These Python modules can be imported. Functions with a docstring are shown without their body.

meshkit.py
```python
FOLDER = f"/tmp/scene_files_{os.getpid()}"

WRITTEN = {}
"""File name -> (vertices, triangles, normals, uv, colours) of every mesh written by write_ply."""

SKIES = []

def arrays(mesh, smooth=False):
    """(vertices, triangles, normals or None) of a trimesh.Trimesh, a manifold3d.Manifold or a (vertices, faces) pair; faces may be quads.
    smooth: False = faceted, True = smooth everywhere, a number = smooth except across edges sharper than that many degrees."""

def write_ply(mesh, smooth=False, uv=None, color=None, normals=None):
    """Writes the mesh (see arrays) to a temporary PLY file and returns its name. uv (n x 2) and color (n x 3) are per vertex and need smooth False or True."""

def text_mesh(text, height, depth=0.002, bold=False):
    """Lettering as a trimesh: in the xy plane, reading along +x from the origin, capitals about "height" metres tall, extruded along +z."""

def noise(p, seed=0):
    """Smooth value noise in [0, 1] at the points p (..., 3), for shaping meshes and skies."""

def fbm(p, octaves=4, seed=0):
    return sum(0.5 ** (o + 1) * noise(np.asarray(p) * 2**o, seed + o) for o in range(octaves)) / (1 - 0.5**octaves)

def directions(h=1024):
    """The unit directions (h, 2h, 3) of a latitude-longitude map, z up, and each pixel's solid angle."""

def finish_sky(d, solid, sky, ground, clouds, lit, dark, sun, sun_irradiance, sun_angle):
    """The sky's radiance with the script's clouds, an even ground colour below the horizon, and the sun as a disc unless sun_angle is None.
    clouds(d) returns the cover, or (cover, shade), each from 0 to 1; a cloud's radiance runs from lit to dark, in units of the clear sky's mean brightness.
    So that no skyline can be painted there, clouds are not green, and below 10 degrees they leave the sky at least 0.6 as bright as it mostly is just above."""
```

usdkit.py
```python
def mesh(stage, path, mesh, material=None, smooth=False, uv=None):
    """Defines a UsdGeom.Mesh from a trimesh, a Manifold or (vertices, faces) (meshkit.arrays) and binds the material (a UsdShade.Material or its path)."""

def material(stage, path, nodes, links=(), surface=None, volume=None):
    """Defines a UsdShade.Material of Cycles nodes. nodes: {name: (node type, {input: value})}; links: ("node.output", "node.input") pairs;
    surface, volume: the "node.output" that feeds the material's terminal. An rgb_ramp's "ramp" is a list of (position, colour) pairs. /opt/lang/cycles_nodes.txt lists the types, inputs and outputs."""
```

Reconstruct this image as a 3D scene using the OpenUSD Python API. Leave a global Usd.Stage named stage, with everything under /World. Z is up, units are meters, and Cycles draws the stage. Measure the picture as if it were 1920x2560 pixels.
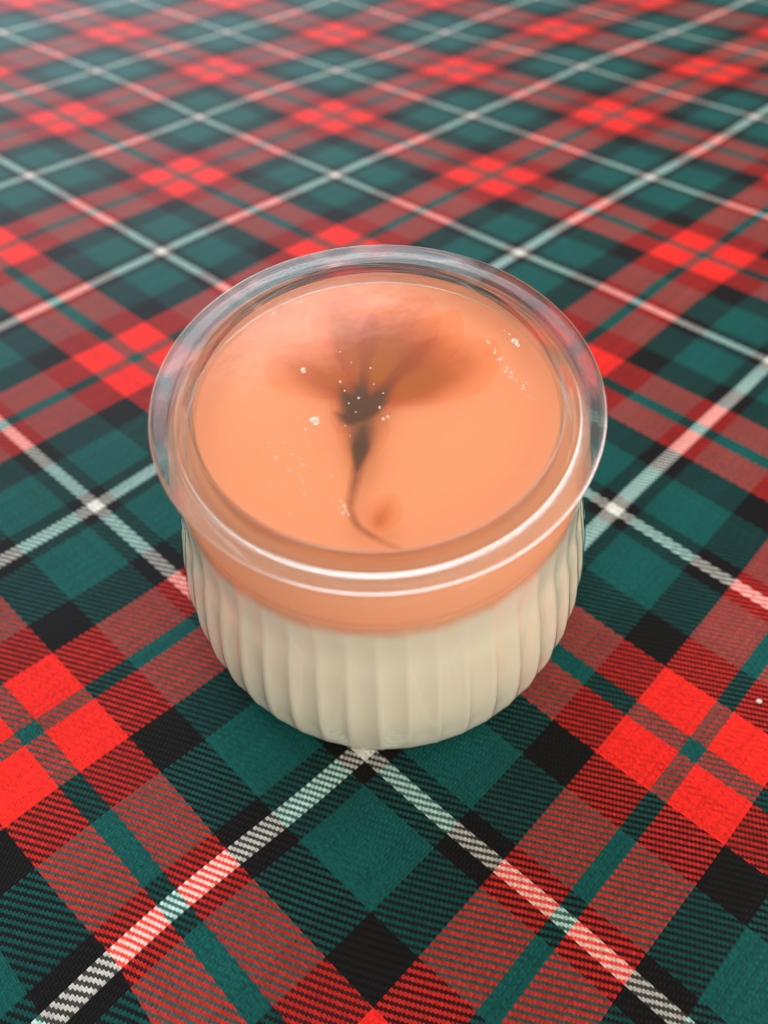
import math, random
import numpy as np
import trimesh
from scipy.interpolate import RBFInterpolator, PchipInterpolator
import meshkit, usdkit
from pxr import Usd, UsdGeom, UsdLux, UsdShade, Gf, Sdf, Vt

random.seed(7)
rng = np.random.default_rng(7)
stage = Usd.Stage.CreateInMemory()
UsdGeom.SetStageUpAxis(stage, 'Z')
UsdGeom.SetStageMetersPerUnit(stage, 1.0)
UsdGeom.Xform.Define(stage, '/World')
stage.SetDefaultPrim(stage.GetPrimAtPath('/World'))

# ------------------------------------------------------------------ camera
F_PX, W_PX, H_PX = 660.0, 768.0, 1024.0
EL, ROLL = 0.959058424, -0.000662904
TARGET, DIST = np.array([-0.000273746, 0.0200192477, 0.0]), 0.193740222
fwd = np.array([0, math.cos(EL), -math.sin(EL)])
EYE = TARGET - DIST * fwd
right = np.cross(fwd, [0, 0, 1.0]); right /= np.linalg.norm(right)
up = np.cross(right, fwd)
right, up = math.cos(ROLL) * right + math.sin(ROLL) * up, -math.sin(ROLL) * right + math.cos(ROLL) * up
cam = UsdGeom.Camera.Define(stage, '/World/camera')
m = Gf.Matrix4d(*right, 0, *up, 0, *(-fwd), 0, *EYE, 1)
cam.AddTransformOp().Set(m)
cam.CreateHorizontalApertureAttr(36.0)
cam.CreateVerticalApertureAttr(48.0)
cam.CreateFocalLengthAttr(36.0 * F_PX / W_PX)
cam.CreateFStopAttr(11.0)
cam.CreateFocusDistanceAttr(0.134)
cam.CreateClippingRangeAttr(Gf.Vec2f(0.01, 20))
cam.CreateExposureAttr(0.0)

# ------------------------------------------------------------------ lamps (an indoor table: window light, ceiling light)
def rect_lamp(name, pos, aim, w, h, power, color):
    L = UsdLux.RectLight.Define(stage, '/World/' + name)
    z = np.array(pos, float) - np.array(aim, float); z /= np.linalg.norm(z)
    x = np.cross([0, 0, 1.0], z)
    x = np.array([1.0, 0, 0]) if np.linalg.norm(x) < 1e-6 else x / np.linalg.norm(x)
    y = np.cross(z, x)
    L.AddTransformOp().Set(Gf.Matrix4d(*x, 0, *y, 0, *z, 0, *map(float, pos), 1))
    L.CreateWidthAttr(w); L.CreateHeightAttr(h)
    L.CreateIntensityAttr(power); L.CreateColorAttr(Gf.Vec3f(*color))
    L.CreateNormalizeAttr(False)
    return L
rect_lamp('ceiling_light', (0.1, 0.3, 2.0), (0, 0.0, 0), 3.2, 3.2, 0.46, (1.0, 0.94, 0.84))
rect_lamp('window_light', (-0.7, 1.6, 0.92), (0, 0.1, 0.1), 1.8, 1.48, 5.2, (0.77, 0.87, 1.0))
rect_lamp('side_light', (1.35, -0.8, 0.7), (0, 0, 0.03), 1.8, 1.5, 1.9, (1.0, 0.9, 0.74))
rect_lamp('front_fill', (-0.3, -1.7, 0.75), (0, 0, 0.03), 2.4, 1.6, 0.75, (1.0, 0.94, 0.84))  # unseen fill added on the camera side to brighten the jar front
dome = UsdLux.DomeLight.Define(stage, '/World/room_ambience')
room = usdkit.material(stage, '/World/Looks/room_ambience', {'b': ('background_shader', {'color': (1.0, 0.95, 0.88), 'strength': 0.42})}, surface='b.background')
UsdShade.MaterialBindingAPI.Apply(dome.GetPrim()).Bind(room)

# ------------------------------------------------------------------ helpers
used = {}
def numbered(parent, name):
    k = (parent, name); n = used.get(k, 0); used[k] = n + 1
    return name if n == 0 else f'{name}_{n:03d}'
def tag(p, label=None, category=None, group=None, kind=None):
    p = p.GetPrim() if hasattr(p, 'GetPrim') else p
    for k, v in (('label', label), ('category', category), ('group', group), ('kind', kind)):
        if v: p.SetCustomDataByKey(k, v)
    return p
def obj(name, mesh, material, parent='/World', smooth=40, uv=None):
    path = parent + '/' + numbered(parent, name)
    usdkit.mesh(stage, path, mesh, material, smooth=smooth, uv=uv)
    return stage.GetPrimAtPath(path)
def thing(name, label, cat):
    x = UsdGeom.Xform.Define(stage, '/World/' + numbered('/World', name))
    x.AddRotateXYZOp().Set(Gf.Vec3f(*TILT))
    tag(x, label, cat)
    return str(x.GetPath())
def lathe(rz, n=240, mod=None, close=False):
    """rz: (k,2) radii and heights; mod(r,z,theta) -> r. Grid of points turned round z."""
    rz = np.asarray(rz, float); k = len(rz); th = np.linspace(0, 2 * np.pi, n, endpoint=False)
    R = np.repeat(rz[:, :1], n, 1); Z = np.repeat(rz[:, 1:], n, 1); T = np.repeat(th[None], k, 0)
    if mod is not None: R = mod(R, Z, T)
    v = np.stack([R * np.cos(T), R * np.sin(T), Z], -1).reshape(-1, 3)
    i, j = np.meshgrid(np.arange(k - 1), np.arange(n), indexing='ij'); j2 = (j + 1) % n
    a, b, c, d = i * n + j, i * n + j2, (i + 1) * n + j2, (i + 1) * n + j
    f = np.vstack([np.stack([a, b, c], -1).reshape(-1, 3), np.stack([a, c, d], -1).reshape(-1, 3)])
    mm = trimesh.Trimesh(v, f, process=False)
    mm.merge_vertices(digits_vertex=7)
    mm.update_faces(mm.nondegenerate_faces())
    return mm
def catmull(pts, per=6):
    p = np.asarray(pts, float); t = np.r_[0, np.cumsum(np.linalg.norm(np.diff(p, axis=0), axis=1))]
    tt = np.concatenate([np.linspace(t[i], t[i + 1], per, endpoint=False) for i in range(len(t) - 1)] + [t[-1:]])
    return np.stack([PchipInterpolator(t, p[:, c])(tt) for c in range(p.shape[1])], 1)

TILT = (2.98675, -1.28575, 0.0)          # the cloth is a little rucked up behind the jar
TAN = math.tan(math.radians(TILT[0]))

# ------------------------------------------------------------------ materials
def tartan():
    N = {'uv': ('texture_coordinate', {}), 'sep': ('separate_xyz', {})}
    L = [('uv.UV', 'sep.vector')]
    white, black = (0.88, 0.86, 0.78), (0.0025, 0.0022, 0.0022)
    green, red = (0.001, 0.086, 0.078), (0.95, 0.020, 0.013)
    stops = [(0, white), (.021, black), (.060, green), (.236, black), (.350, red), (.476, green), (.524, red), (.650, black), (.764, green), (.940, black), (.979, white)]
    COUNT = {'u': 256, 'v': 144}                 # threads in one repeat, warp and weft
    for a, s in (('u', 'x'), ('v', 'y')):
        THREADS = COUNT[a]; ramp = [(round(k * THREADS) / THREADS, c) for k, c in stops]
        N[a + 'm'] = ('math', {'math_type': 'multiply', 'value2': float(THREADS)}); L.append((f'sep.{s}', a + 'm.value1'))
        N[a + 'f'] = ('math', {'math_type': 'floor'}); L.append((a + 'm.value', a + 'f.value1'))
        N[a + 'h'] = ('math', {'math_type': 'add', 'value2': 0.5}); L.append((a + 'f.value', a + 'h.value1'))
        N[a + 'd'] = ('math', {'math_type': 'divide', 'value2': float(THREADS)}); L.append((a + 'h.value', a + 'd.value1'))
        N[a + 'w'] = ('math', {'math_type': 'fraction'})
        N[a + 'w'] = ('math', {'math_type': 'floored_modulo', 'value2': 1.0}); L.append((a + 'd.value', a + 'w.value1'))
        N[a + 'c'] = ('rgb_ramp', {'ramp': ramp, 'interpolate': False}); L.append((a + 'w.value', a + 'c.fac'))
        # thread roundness
        N[a + 'r'] = ('math', {'math_type': 'fraction'}); L.append((a + 'm.value', a + 'r.value1'))
        N[a + 'p'] = ('math', {'math_type': 'multiply', 'value2': math.pi}); L.append((a + 'r.value', a + 'p.value1'))
        N[a + 's'] = ('math', {'math_type': 'sine'}); L.append((a + 'p.value', a + 's.value1'))
    N['sum'] = ('math', {'math_type': 'add'}); L += [('uf.value', 'sum.value1'), ('vf.value', 'sum.value2')]
    N['mod'] = ('math', {'math_type': 'floored_modulo', 'value2': 4.0}); L.append(('sum.value', 'mod.value1'))
    N['top'] = ('math', {'math_type': 'less_than', 'value2': 1.5}); L.append(('mod.value', 'top.value1'))
    # the thread on top, deepened and tinted by the colour of the thread it crosses
    N['own'] = ('mix_color', {}); L += [('top.value', 'own.fac'), ('vc.color', 'own.a'), ('uc.color', 'own.b')]
    N['oth'] = ('mix_color', {}); L += [('top.value', 'oth.fac'), ('uc.color', 'oth.a'), ('vc.color', 'oth.b')]
    N['og'] = ('gamma', {'gamma': 0.92}); N['tg'] = ('gamma', {'gamma': 0.085}); L += [('own.result', 'og.color'), ('oth.result', 'tg.color')]
    N['mul'] = ('mix_color', {'blend_type': 'multiply', 'fac': 1.0}); L += [('og.color', 'mul.a'), ('tg.color', 'mul.b')]
    N['col'] = ('mix_color', {'fac': 0.05}); L += [('mul.result', 'col.a'), ('oth.result', 'col.b')]
    # yarn variation: every thread a little lighter or darker, plus slubs
    N['geo'] = ('texture_coordinate', {})
    N['n1'] = ('noise_texture', {'scale': 1600.0, 'detail': 2.0}); L.append(('geo.object', 'n1.vector'))
    N['n1r'] = ('map_range', {'from_min': 0.3, 'from_max': 0.7, 'to_min': 0.78, 'to_max': 1.22}); L.append(('n1.fac', 'n1r.value'))
    N['n2'] = ('noise_texture', {'scale': 30.0, 'detail': 3.0}); L.append(('geo.object', 'n2.vector'))
    N['n2r'] = ('map_range', {'from_min': 0.3, 'from_max': 0.7, 'to_min': 0.9, 'to_max': 1.1}); L.append(('n2.fac', 'n2r.value'))
    N['nn'] = ('math', {'math_type': 'multiply'}); L += [('n1r.result', 'nn.value1'), ('n2r.result', 'nn.value2')]
    for a in 'uv':
        N[a + 'q'] = ('white_noise_texture', {'dimensions': '1D'}); L.append((a + 'f.value', a + 'q.w'))
        N[a + 't'] = ('map_range', {'to_min': 0.80, 'to_max': 1.16}); L.append((a + 'q.value', a + 't.value'))
    N['yarn'] = ('mix_float', {}); L += [('top.value', 'yarn.fac'), ('vt.result', 'yarn.a'), ('ut.result', 'yarn.b')]
    N['nn2'] = ('math', {'math_type': 'multiply'}); L += [('nn.value', 'nn2.value1'), ('yarn.result', 'nn2.value2')]
    N['colv'] = ('mix_color', {'blend_type': 'multiply', 'fac': 1.0}); L += [('col.result', 'colv.a')]
    N['nc'] = ('combine_color', {}); L += [('nn2.value', 'nc.r'), ('nn2.value', 'nc.g'), ('nn2.value', 'nc.b'), ('nc.color', 'colv.b')]
    # relief: the float on top is humped across its own thread
    N['hs'] = ('mix_float', {}); L += [('top.value', 'hs.fac'), ('vs.value', 'hs.a'), ('us.value', 'hs.b')]
    N['bump'] = ('bump', {'strength': 0.5, 'distance': 0.00025}); L.append(('hs.result', 'bump.height'))
    N['p'] = ('principled_bsdf', {'roughness': 0.6, 'specular_ior_level': 0.16, 'sheen_weight': 0.02, 'sheen_roughness': 0.4, 'sheen_tint': (0.9, 0.95, 1.0)})
    L += [('colv.result', 'p.base_color'), ('bump.normal', 'p.normal')]
    return usdkit.material(stage, '/World/Looks/tartan_wool', N, L, surface='p.BSDF')
M_CLOTH = tartan()
M_GLASS = usdkit.material(stage, '/World/Looks/clear_glass', {'p': ('glass_bsdf', {'color': (0.95, 0.97, 0.95), 'roughness': 0.06, 'IOR': 1.4}), 't': ('transparent_bsdf', {'color': (0.97, 0.98, 0.97)}),
    'g': ('glossy_bsdf', {'roughness': 0.2}), 'f': ('fresnel', {'IOR': 1.18}), 'ge': ('geometry', {}), 'fo': ('math', {'math_type': 'subtract', 'value1': 1.0}), 'ff': ('math', {'math_type': 'multiply'}), 'x': ('mix_closure', {}), 'y': ('mix_closure', {'fac': 0.6})},
    [('ge.backfacing', 'fo.value2'), ('fo.value', 'ff.value1'), ('f.fac', 'ff.value2'), ('ff.value', 'x.fac'), ('t.BSDF', 'x.closure1'), ('g.BSDF', 'x.closure2'), ('x.closure', 'y.closure1'), ('p.BSDF', 'y.closure2')], surface='y.closure')
M_WALL = usdkit.material(stage, '/World/Looks/thin_glass', {'t': ('transparent_bsdf', {'color': (0.97, 0.98, 0.96)}), 'g': ('glossy_bsdf', {'roughness': 0.05}), 'f': ('fresnel', {'IOR': 1.36}), 'ge': ('geometry', {}), 'fo': ('math', {'math_type': 'subtract', 'value1': 1.0}), 'ff': ('math', {'math_type': 'multiply'}), 'x': ('mix_closure', {})},
    [('ge.backfacing', 'fo.value2'), ('fo.value', 'ff.value1'), ('f.fac', 'ff.value2'), ('ff.value', 'x.fac'), ('t.BSDF', 'x.closure1'), ('g.BSDF', 'x.closure2')], surface='x.closure')
def jelly_mat():
    # a clear gel with a milky veil: most light goes through tinted, the rest is scattered near the surface
    N = {'t': ('transparent_bsdf', {'color': (1.0, 0.93, 0.82)}), 's': ('principled_bsdf', {'base_color': (0.97, 0.40, 0.21), 'roughness': 0.5, 'specular_ior_level': 0.0}),
         'y': ('mix_closure', {}), 'g': ('glossy_bsdf', {'color': (1, 1, 1), 'roughness': 0.14}), 'f': ('fresnel', {'IOR': 1.42}),
         'x': ('mix_closure', {}), 'tc': ('texture_coordinate', {}), 'n': ('noise_texture', {'scale': 160.0, 'detail': 2.0}), 'b': ('bump', {'strength': 0.06, 'distance': 0.001}),
         # cloudier in the thin skin against the glass
         'p': ('mapping', {'scale': (1.0, 1.0, 0.0)}), 'q': ('separate_xyz', {}), 'xx': ('math', {'math_type': 'multiply'}), 'yy': ('math', {'math_type': 'multiply'}), 'ss': ('math', {'math_type': 'add'}), 'rr': ('math', {'math_type': 'sqrt'}),
         'k': ('map_range', {'range_type': 'smoothstep', 'from_min': 0.0295, 'from_max': 0.0337, 'to_min': 0.10, 'to_max': 0.35, 'clamp': True})}
    L = [('tc.object', 'n.vector'), ('n.fac', 'b.height'), ('b.normal', 'g.normal'), ('ge.backfacing', 'fo.value2'), ('fo.value', 'ff.value1'), ('f.fac', 'ff.value2'), ('ff.value', 'x.fac'), ('t.BSDF', 'y.closure1'), ('s.BSDF', 'y.closure2'), ('y.closure', 'x.closure1'), ('g.BSDF', 'x.closure2'),
         ('tc.object', 'q.vector'), ('q.x', 'xx.value1'), ('q.x', 'xx.value2'), ('q.y', 'yy.value1'), ('q.y', 'yy.value2'), ('xx.value', 'ss.value1'), ('yy.value', 'ss.value2'), ('ss.value', 'rr.value1'), ('rr.value', 'k.value'), ('k.result', 'y.fac')]
    del N['p']
    N.update({'ge': ('geometry', {}), 'fo': ('math', {'math_type': 'subtract', 'value1': 1.0}), 'ff': ('math', {'math_type': 'multiply'})})
    return usdkit.material(stage, '/World/Looks/orange_jelly', N, L, surface='x.closure')
M_JELLY = jelly_mat()
M_CLOUDY = usdkit.material(stage, '/World/Looks/cloudy_jelly', {'p': ('principled_bsdf', {'base_color': (0.95, 0.40, 0.235), 'roughness': 0.5, 'specular_ior_level': 0.0})}, surface='p.BSDF')
M_CREAM = usdkit.material(stage, '/World/Looks/milk_pudding', {
    'tc': ('texture_coordinate', {}), 's': ('separate_xyz', {}), 'n': ('noise_texture', {'scale': 260.0, 'detail': 2.0}), 'k': ('math', {'math_type': 'multiply_add', 'value2': 0.0026}),
    'r': ('map_range', {'from_min': 0.0546, 'from_max': 0.0592, 'clamp': True, 'range_type': 'smoothstep'}),
    'c': ('mix_color', {'a': (0.93, 0.88, 0.71), 'b': (0.98, 0.45, 0.26)}),          # where the jelly has soaked in
    'p': ('principled_bsdf', {'roughness': 0.45, 'subsurface_weight': 0.35, 'subsurface_scale': 0.003, 'subsurface_radius': (1.0, 0.8, 0.5)})},
    [('tc.object', 's.vector'), ('tc.object', 'n.vector'), ('n.fac', 'k.value1'), ('s.z', 'k.value3'), ('k.value', 'r.value'), ('r.result', 'c.fac'), ('c.result', 'p.base_color')], surface='p.BSDF')
def petal_mat(name, col, gain):
    return usdkit.material(stage, '/World/Looks/' + name, {'d': ('diffuse_bsdf', {'color': col}), 'tl': ('translucent_bsdf', {'color': col}), 'm': ('mix_closure', {'fac': 0.4}),
        'tr': ('transparent_bsdf', {'color': (1, 0.9, 0.8)}), 'a': ('attribute', {'attribute': 'thickness'}), 'g': ('math', {'math_type': 'multiply', 'value2': gain, 'use_clamp': True}), 'x': ('mix_closure', {})},
        [('d.BSDF', 'm.closure1'), ('tl.BSDF', 'm.closure2'), ('a.fac', 'g.value1'), ('g.value', 'x.fac'), ('tr.BSDF', 'x.closure1'), ('m.closure', 'x.closure2')], surface='x.closure')
M_PETAL = petal_mat('soaked_petal', (0.56, 0.155, 0.001), 1.0)
M_SEPAL = petal_mat('soaked_sepal', (0.035, 0.024, 0.012), 1.0)
M_STALK = petal_mat('soaked_stalk', (0.16, 0.065, 0.018), 1.0)
M_GLINT = usdkit.material(stage, '/World/Looks/pale_glint', {'p': ('principled_bsdf', {'base_color': (1.0, 0.86, 0.70), 'roughness': 0.06, 'transmission_weight': 0.45})}, surface='p.BSDF')  # pale colour imitating glints off the jelly surface
M_LINT = usdkit.material(stage, '/World/Looks/white_lint', {'p': ('principled_bsdf', {'base_color': (0.8, 0.78, 0.74), 'roughness': 0.8})}, surface='p.BSDF')

# ------------------------------------------------------------------ tablecloth: one woven sheet
def cloth_z(x, y):
    x, y = np.asarray(x, float), np.asarray(y, float)
    r = np.hypot(x, y); w = np.clip((r - 0.056) / (0.115 - 0.056), 0, 1); w = 1 - w * w * (3 - 2 * w)
    far = np.clip((r - 0.06) / 0.12, 0, 1)
    P = np.stack([x * 9, y * 9, np.zeros_like(x)], -1).reshape(-1, 3)
    n = meshkit.noise(P, 3).reshape(x.shape)
    n2 = meshkit.noise(P * 2.3 + 5, 4).reshape(x.shape)
    return TAN * y * w + far * (0.0030 * n + 0.0010 * n2)
# where the crossings of the white lines lie on the table: (crossing) -> (point seen from the eye), used to weave the cloth a little out of true
CROSS = {(0,0):(783,1616),(0,1):(205,1090),(1,0):(1325,1098),(1,2):(350,540),(2,1):(1122,543),(1,3):(65,378),(2,2):(725,375),(3,1):(1405,380),(2,3):(430,250),(3,2):(1020,248),(4,1):(1630,250),(2,4):(210,150),(3,3):(725,150),(4,2):(1258,142),(3,4):(490,68),(4,3):(960,68),(5,2):(1450,68),
         # crossings of other stripes close to the eye, in parts of the weave's repeat
         (-.35,-.35):(806,2176),(-.5,.5):(65,1580),(.5,-.5):(1495,1620),(-.5,0):(370,1956),(0,-.5):(1215,1985),(-.65,0):(245,2070),(-.765,0):(100,2207),(0,-.65):(1355,2107)}
O_, U_, V_ = np.array([-0.00587978, -0.04402997]), np.array([0.06664865, 0.06221181]), np.array([-0.07387609, 0.06238974])
def ground(px):
    px = np.atleast_2d(px) * (768 / 1659)
    D = fwd + ((px[:, :1] - 384) / F_PX) * right - ((px[:, 1:] - 512) / F_PX) * up
    z = np.zeros(len(px))
    for _ in range(6):
        t = (z - EYE[2]) / D[:, 2]; Q = EYE + D * t[:, None]; z = cloth_z(Q[:, 0], Q[:, 1])
    return Q[:, :2]
Kn = np.array(list(CROSS), float); Gn = ground(np.array(list(CROSS.values()), float))
inv = np.linalg.inv(np.stack([U_, V_], 1))
aff = lambda q: (q - O_) @ inv.T
far_ring = np.array([[r * math.cos(a), 0.2 + r * math.sin(a)] for r in (0.9, 1.3) for a in np.linspace(0, 2 * np.pi, 10, endpoint=False)])
warp = RBFInterpolator(np.vstack([Gn, far_ring]), np.vstack([Kn - aff(Gn), np.zeros((len(far_ring), 2))]), kernel='thin_plate_spline', smoothing=1e-5)
def axis(lo, hi, near_lo, near_hi, fine, coarse):
    return np.unique(np.round(np.r_[np.arange(lo, near_lo, coarse), np.arange(near_lo, near_hi, fine), np.arange(near_hi, hi + 1e-9, coarse)], 6))
gx = axis(-0.9, 0.9, -0.30, 0.30, 0.003, 0.015); gy = axis(-0.6, 1.2, -0.14, 0.45, 0.003, 0.015)
X, Y = np.meshgrid(gx, gy)
vt = np.stack([X, Y, cloth_z(X, Y)], -1).reshape(-1, 3)
nx, ny = len(gx), len(gy)
i, j = np.meshgrid(np.arange(ny - 1), np.arange(nx - 1), indexing='ij'); a = (i * nx + j).ravel()
fc = np.vstack([np.stack([a, a + 1, a + nx + 1], 1), np.stack([a, a + nx + 1, a + nx], 1)])
uv = aff(vt[:, :2]) + warp(vt[:, :2])
Pw = np.stack([vt[:, 0], vt[:, 1], 0 * vt[:, 0]], -1)
far_w = np.clip(np.hypot(vt[:, 0], vt[:, 1] + 0.05) / 0.2, 0.35, 1.3)[:, None]
uv = uv + far_w * (0.012 * np.stack([meshkit.noise(Pw * 26 + 3, 11), meshkit.noise(Pw * 26 + 9, 12)], 1) + 0.004 * np.stack([meshkit.noise(Pw * 70, 13), meshkit.noise(Pw * 70 + 5, 14)], 1))
cm = UsdGeom.Mesh.Define(stage, '/World/tablecloth')
cm.CreatePointsAttr(Vt.Vec3fArray.FromNumpy(vt.astype(np.float32)))
cm.CreateFaceVertexCountsAttr(Vt.IntArray.FromNumpy(np.full(len(fc), 3, np.int32)))
cm.CreateFaceVertexIndicesAttr(Vt.IntArray.FromNumpy(fc.astype(np.int32).ravel()))
cm.CreateSubdivisionSchemeAttr('none')
nrm = trimesh.Trimesh(vt, fc, process=False).vertex_normals
cm.CreateNormalsAttr(Vt.Vec3fArray.FromNumpy(np.asarray(nrm, np.float32))); cm.SetNormalsInterpolation('vertex')
UsdGeom.PrimvarsAPI(cm).CreatePrimvar('st', Sdf.ValueTypeNames.TexCoord2fArray, 'vertex').Set(Vt.Vec2fArray.FromNumpy((uv + 16).astype(np.float32)))
UsdShade.MaterialBindingAPI.Apply(cm.GetPrim()).Bind(M_CLOTH)
tag(cm, 'red and green tartan tablecloth with thin white lines under the glass jar', 'tablecloth')

# ------------------------------------------------------------------ glass jar
RIBS = 48
def rib(r, z, t, amp=0.0012):
    w = np.clip((0.0585 - z) / 0.028, 0, 1) * np.clip((z - 0.003) / 0.012, 0, 1)
    s = 1 - np.abs(np.sin(t * RIBS / 2 + 0.35)) ** 0.65
    return r + amp * w * (s - 0.4)
OUT = [(0.0450, 0.0), (0.0470, 0.0007), (0.0482, 0.0026), (0.0488, 0.0055), (0.0490, 0.009), (0.0486, 0.0183), (0.0476, 0.026), (0.0462, 0.0329), (0.0443, 0.041), (0.0425, 0.0475), (0.0413, 0.0545), (0.0405, 0.0595), (0.0395, 0.0625), (0.0376, 0.0655), (0.0366, 0.0675)]
LIP = [(0.0354, 0.0675), (0.0366, 0.0675), (0.0364, 0.0700), (0.0368, 0.0714), (0.0380, 0.0721), (0.0396, 0.0724), (0.0406, 0.0726), (0.0411, 0.0730), (0.0411, 0.0734), (0.0407, 0.0737), (0.0394, 0.0737), (0.0378, 0.0737), (0.0362, 0.0737),
       (0.0350, 0.0737), (0.0341, 0.0736), (0.0336, 0.0732), (0.0334, 0.0725), (0.0333, 0.0716), (0.0334, 0.0706), (0.0341, 0.0692), (0.0354, 0.0675)]
outer = np.vstack([[(0.0, 0.0012), (0.030, 0.0011), (0.040, 0.0008)], catmull(OUT, 5)])
jar = thing('glass_jar', 'clear glass dessert jar with ribbed sides and a flared rim', 'jar')
obj('wall', lathe(outer, 480, rib), M_WALL, jar, smooth=60)
lip = catmull(LIP, 5)
obj('rim', lathe(lip[:-1].tolist() + [lip[0].tolist()], 360), M_GLASS, jar, smooth=60)

prof = PchipInterpolator(*np.array(sorted([(z, r) for r, z in OUT])).T)
WALL = 0.0004
ZC, ZJ = 0.0580, 0.0722
# milk pudding: fills the jar to ZC, takes the ribs of the glass
zc = np.r_[np.linspace(0.0022, 0.010, 8), np.linspace(0.012, ZC, 30)]
pud = [(0, 0.0022), (0.02, 0.0022), (0.038, 0.0022)] + [(prof(z) - WALL - (0.003 if k == 0 else 0), z) for k, z in enumerate(zc)] + [(prof(ZC) - WALL - 0.0003, ZC + 0.0003), (0.02, ZC + 0.0003), (0, ZC + 0.0003)]
p_ = thing('milk_pudding', 'pale cream milk pudding filling the lower jar below the orange jelly', 'pudding')
obj('pudding', lathe(pud, 480, rib), M_CREAM, p_, smooth=60)
# jelly: cloudy below, clear in its top few millimetres
ZB = 0.0690
jl = thing('orange_jelly', 'translucent orange jelly layer on top of the cream pudding', 'jelly')
low = [(0, ZC - 0.002), (0.02, ZC - 0.002)] + [(prof(z) - WALL - (0.002 if z < ZC + 0.0004 else 0), z) for z in np.linspace(ZC - 0.002, 0.0600, 9)] + [(0.0388, 0.0625), (0.0371, 0.0652), (0.0362, 0.0668), (0.0353, 0.0682), (0.0344, 0.0689)]
obj('cloudy_layer', lathe(low + [(0.0336, ZB), (0.02, ZB), (0, ZB)], 240), M_CLOUDY, jl, smooth=60)
top = [(0.0330, ZJ + 0.00005), (0.0320, ZJ), (0.030, ZJ - 0.0001), (0.024, ZJ - 0.0002), (0.016, ZJ - 0.0002), (0.008, ZJ - 0.0002), (0.0, ZJ - 0.0002)]
obj('clear_layer', lathe([(0, ZB - 0.0003), (0.034, ZB - 0.0003), (0.0343, ZB + 0.0002), (0.0336, 0.0706), (0.0335, ZJ + 0.0001)] + top, 240), M_JELLY, jl, smooth=60)

# pale beads standing in for sparkle highlights on the jelly (jar space, metres)
def jelly_at(dx, dy, z):
    """A spot of the jelly under the seen point dx, dy."""
    cx, sx, cy, sy = (f(math.radians(a)) for a in TILT[:2] for f in (math.cos, math.sin))
    R = np.array([[cy, 0, sy], [0, 1, 0], [-sy, 0, cy]]) @ np.array([[1, 0, 0], [0, cx, -sx], [0, sx, cx]])
    D = fwd + ((dx * 768 / 1659 - 384) / F_PX) * right - ((dy * 768 / 1659 - 512) / F_PX) * up
    C, D = EYE @ R, D @ R
    return C + D * (z - C[2]) / D[2]
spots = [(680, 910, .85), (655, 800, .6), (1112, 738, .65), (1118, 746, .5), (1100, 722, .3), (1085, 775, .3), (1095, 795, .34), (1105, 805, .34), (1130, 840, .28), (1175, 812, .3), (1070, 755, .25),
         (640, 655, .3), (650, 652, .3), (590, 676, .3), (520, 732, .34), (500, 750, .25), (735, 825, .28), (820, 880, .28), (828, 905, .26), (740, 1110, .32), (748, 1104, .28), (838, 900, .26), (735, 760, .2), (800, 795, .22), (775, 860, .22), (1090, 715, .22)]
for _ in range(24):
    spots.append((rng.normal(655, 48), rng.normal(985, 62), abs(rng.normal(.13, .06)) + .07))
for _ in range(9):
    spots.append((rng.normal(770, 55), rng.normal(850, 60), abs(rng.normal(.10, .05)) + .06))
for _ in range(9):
    spots.append((rng.normal(745, 14), 1000 + 120 * rng.random(), abs(rng.normal(.12, .05)) + .07))
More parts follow.
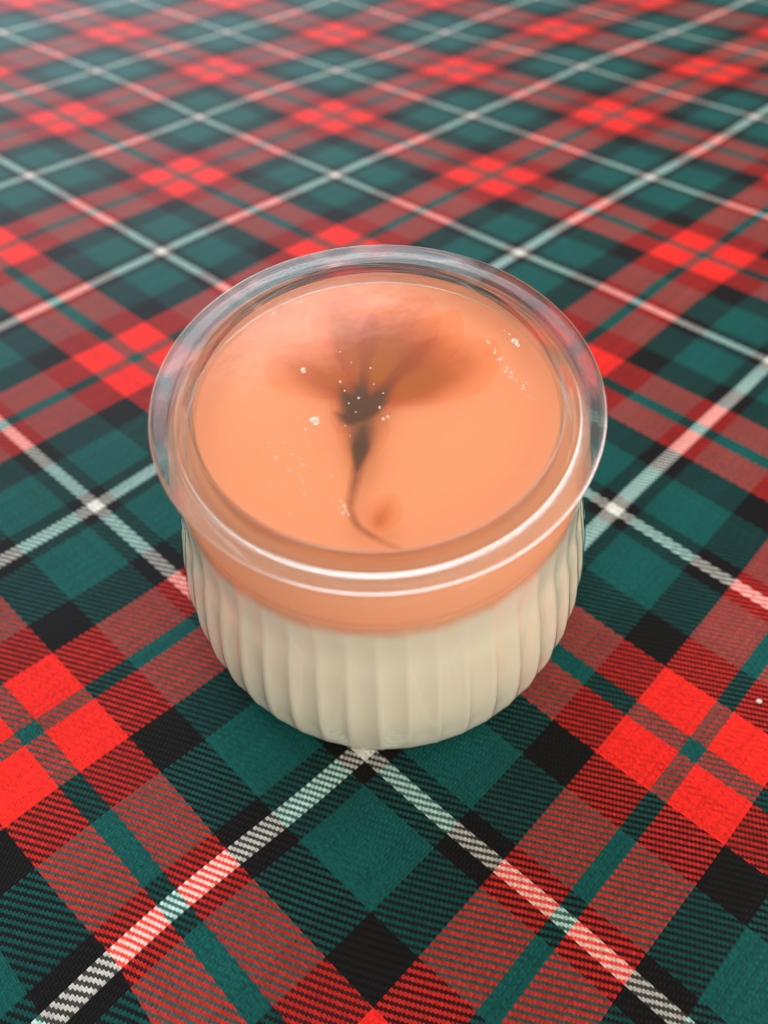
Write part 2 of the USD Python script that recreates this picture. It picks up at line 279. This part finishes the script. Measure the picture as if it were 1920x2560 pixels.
for k in range(16):
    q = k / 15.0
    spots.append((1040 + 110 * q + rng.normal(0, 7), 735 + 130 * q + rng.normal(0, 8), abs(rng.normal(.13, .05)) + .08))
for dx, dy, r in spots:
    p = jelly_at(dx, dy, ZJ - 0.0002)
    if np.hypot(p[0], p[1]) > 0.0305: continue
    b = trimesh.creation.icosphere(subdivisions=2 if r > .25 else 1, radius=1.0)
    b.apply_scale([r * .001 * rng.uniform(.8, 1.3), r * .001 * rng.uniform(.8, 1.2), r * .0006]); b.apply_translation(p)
    obj('glint_bead', b, M_GLINT, jl, smooth=60)

# ------------------------------------------------------------------ the blossom set in the jelly
fl = thing('pickled_blossom', 'brown pickled cherry blossom with a curved stem set in the orange jelly', 'blossom')
def sheet(base, tip, width, depth0, depth1, mat, name, cup=0.0, notch=0.08, thick=1.0, seed=0, widest=0.62, soft=1.3):
    """A petal: a thin leaf from base to tip, thinning to nothing at its margin."""
    base, tip = np.array(base, float), np.array(tip, float); d = tip - base; ln = np.linalg.norm(d); d /= ln; n = np.array([-d[1], d[0]])
    nu, nv = 26, 15; U, V = np.meshgrid(np.linspace(0, 1, nu), np.linspace(-1, 1, nv), indexing='ij')
    w = 1.35 * width * np.clip(np.sin(np.pi * U ** (math.log(.5) / math.log(widest))), 0, 1) ** 0.75 + 0.0004 * (1 - U)
    L = U * ln * (1 - notch * U * np.exp(-(V / .25) ** 2))
    q = base + d * L[..., None] + n * (w * V)[..., None]
    P3 = np.stack([q[..., 0] * 400, q[..., 1] * 400, np.full(U.shape, 3.7 * seed)], -1).reshape(-1, 3)
    wob = meshkit.noise(P3, seed).reshape(U.shape)
    z = depth0 + (depth1 - depth0) * U - cup * .4 * V ** 2 + 0.00015 * wob
    fade = np.clip(np.exp(-(V * 2.0 / soft * 1.3) ** 2) - .02, 0, 1) * np.clip(1 - U ** 1.6, 0, 1) ** 1.6 * np.clip(U * 3.2 + .05, 0, 1)
    fade = np.clip(thick * fade * (0.75 + 0.6 * wob + 0.12 * np.cos(V * 17)), 0, 1)
    v = np.stack([q[..., 0], q[..., 1], z], -1).reshape(-1, 3)
    i, j = np.meshgrid(np.arange(nu - 1), np.arange(nv - 1), indexing='ij'); a = (i * nv + j).ravel()
    f = np.vstack([np.stack([a, a + nv, a + nv + 1], 1), np.stack([a, a + nv + 1, a + 1], 1)])
    path = fl + '/' + numbered(fl, name)
    mm = usdkit.mesh(stage, path, (v, f), mat)
    UsdGeom.PrimvarsAPI(mm).CreatePrimvar('thickness', Sdf.ValueTypeNames.FloatArray, 'vertex').Set(Vt.FloatArray.FromNumpy(fade.ravel().astype(np.float32)))
    return mm
J = lambda dx, dy, z=0.063: jelly_at(dx, dy, z)[:2]
sheet(J(785, 925), J(600, 790), 0.0058, .0705, .0701, M_PETAL, 'petal', .0004, thick=1.5, seed=1)
sheet(J(782, 930), J(735, 672), 0.0050, .0703, .0699, M_PETAL, 'petal', .0003, thick=1.8, seed=2)
sheet(J(792, 930), J(905, 680), 0.0056, .0706, .0702, M_PETAL, 'petal', .0003, thick=2.3, seed=3)
sheet(J(788, 930), J(820, 705), 0.0040, .0700, .0696, M_PETAL, 'petal', .0003, thick=1.5, seed=8)
sheet(J(796, 930), J(985, 722), 0.0046, .0699, .0695, M_PETAL, 'petal', .0003, thick=1.5, seed=9)
sheet(J(800, 935), J(1065, 790), 0.0062, .0702, .0698, M_PETAL, 'petal', .0004, thick=2.1, seed=4)
for k, (dx, dy) in enumerate([(735, 885), (785, 860), (858, 880), (722, 950)]):
    sheet(J(783, 972), J(dx, dy), 0.0026, 0.0711, 0.0713, M_SEPAL, 'sepal', 0, 0, thick=2.4, seed=10 + k, widest=.42, soft=1.0)
def P3(dx, dy, z): return jelly_at(dx, dy, z)
sheet(J(772, 1025, 0.0709), J(792, 880, 0.0709), 0.0034, 0.0715, 0.0716, M_SEPAL, 'calyx', .0002, 0, thick=2.2, seed=31, widest=.6, soft=1.1)
def strand(pts, widths, thick, mat, name):
    """A soaked stalk: a flat strand along a line, its margins thin and clear."""
    c = catmull(pts, 10); n = len(c); t = np.gradient(c[:, :2], axis=0); t /= np.linalg.norm(t, axis=1, keepdims=True); nr = np.stack([-t[:, 1], t[:, 0]], 1)
    w = np.interp(np.linspace(0, 1, n), np.linspace(0, 1, len(widths)), widths); th = np.interp(np.linspace(0, 1, n), np.linspace(0, 1, len(thick)), thick)
    V = np.linspace(-1, 1, 11); nv = len(V)
    q = c[:, None, :2] + nr[:, None] * (w[:, None] * V)[..., None]
    h = w[:, None] * 0.22 * np.sqrt(np.clip(1 - V ** 2, 0.001, 1)); z = c[:, 2:3] + 0 * h
    wob = meshkit.noise(np.stack([q[..., 0] * 900, q[..., 1] * 900, z * 0], -1).reshape(-1, 3), 5).reshape(h.shape)
    fade = np.clip(th[:, None] * (1 - np.abs(V)) ** 0.9 * (1 + .5 * wob), 0, 1)
    v = np.concatenate([q, (z + h)[..., None]], -1).reshape(-1, 3)
    i, j = np.meshgrid(np.arange(n - 1), np.arange(nv - 1), indexing='ij'); a = (i * nv + j).ravel()
    f = np.vstack([np.stack([a, a + nv, a + nv + 1], 1), np.stack([a, a + nv + 1, a + 1], 1)])
    mm = usdkit.mesh(stage, fl + '/' + numbered(fl, name), (v, f), mat)
    UsdGeom.PrimvarsAPI(mm).CreatePrimvar('thickness', Sdf.ValueTypeNames.FloatArray, 'vertex').Set(Vt.FloatArray.FromNumpy(fade.ravel().astype(np.float32)))
strand([P3(780, 960, 0.0711), P3(768, 1035, 0.0711), P3(757, 1095, 0.0711), P3(768, 1130, 0.0712), P3(806, 1160, 0.0713), P3(868, 1187, 0.0713)], [.0016, .0013, .0010, .0008, .0008, .0006], [.95, .62, .5, .5, .5, .25], M_STALK, 'stem')
sheet(J(812, 1200), J(852, 1118), 0.0022, 0.0711, 0.0709, M_PETAL, 'bract', 0, 0, thick=.95, seed=21, widest=.5)

# ------------------------------------------------------------------ a fleck of lint on the cloth
g_ = ground(np.array([[1895 * 1659 / 1920, 1755 * 1659 / 1920]]))[0]
lt = trimesh.creation.icosphere(subdivisions=2, radius=1.0); lt.vertices += 0.18 * np.stack([meshkit.noise(lt.vertices * 1.7, s) for s in (1, 2, 3)], 1)
lt.apply_scale([.0007, .0005, .0004]); lt.apply_translation([g_[0], g_[1], float(cloth_z(g_[0], g_[1])) + .0004])
tag(obj('lint_fleck', lt, M_LINT), 'tiny white fleck of lint on the tartan cloth right of the jar', 'lint')
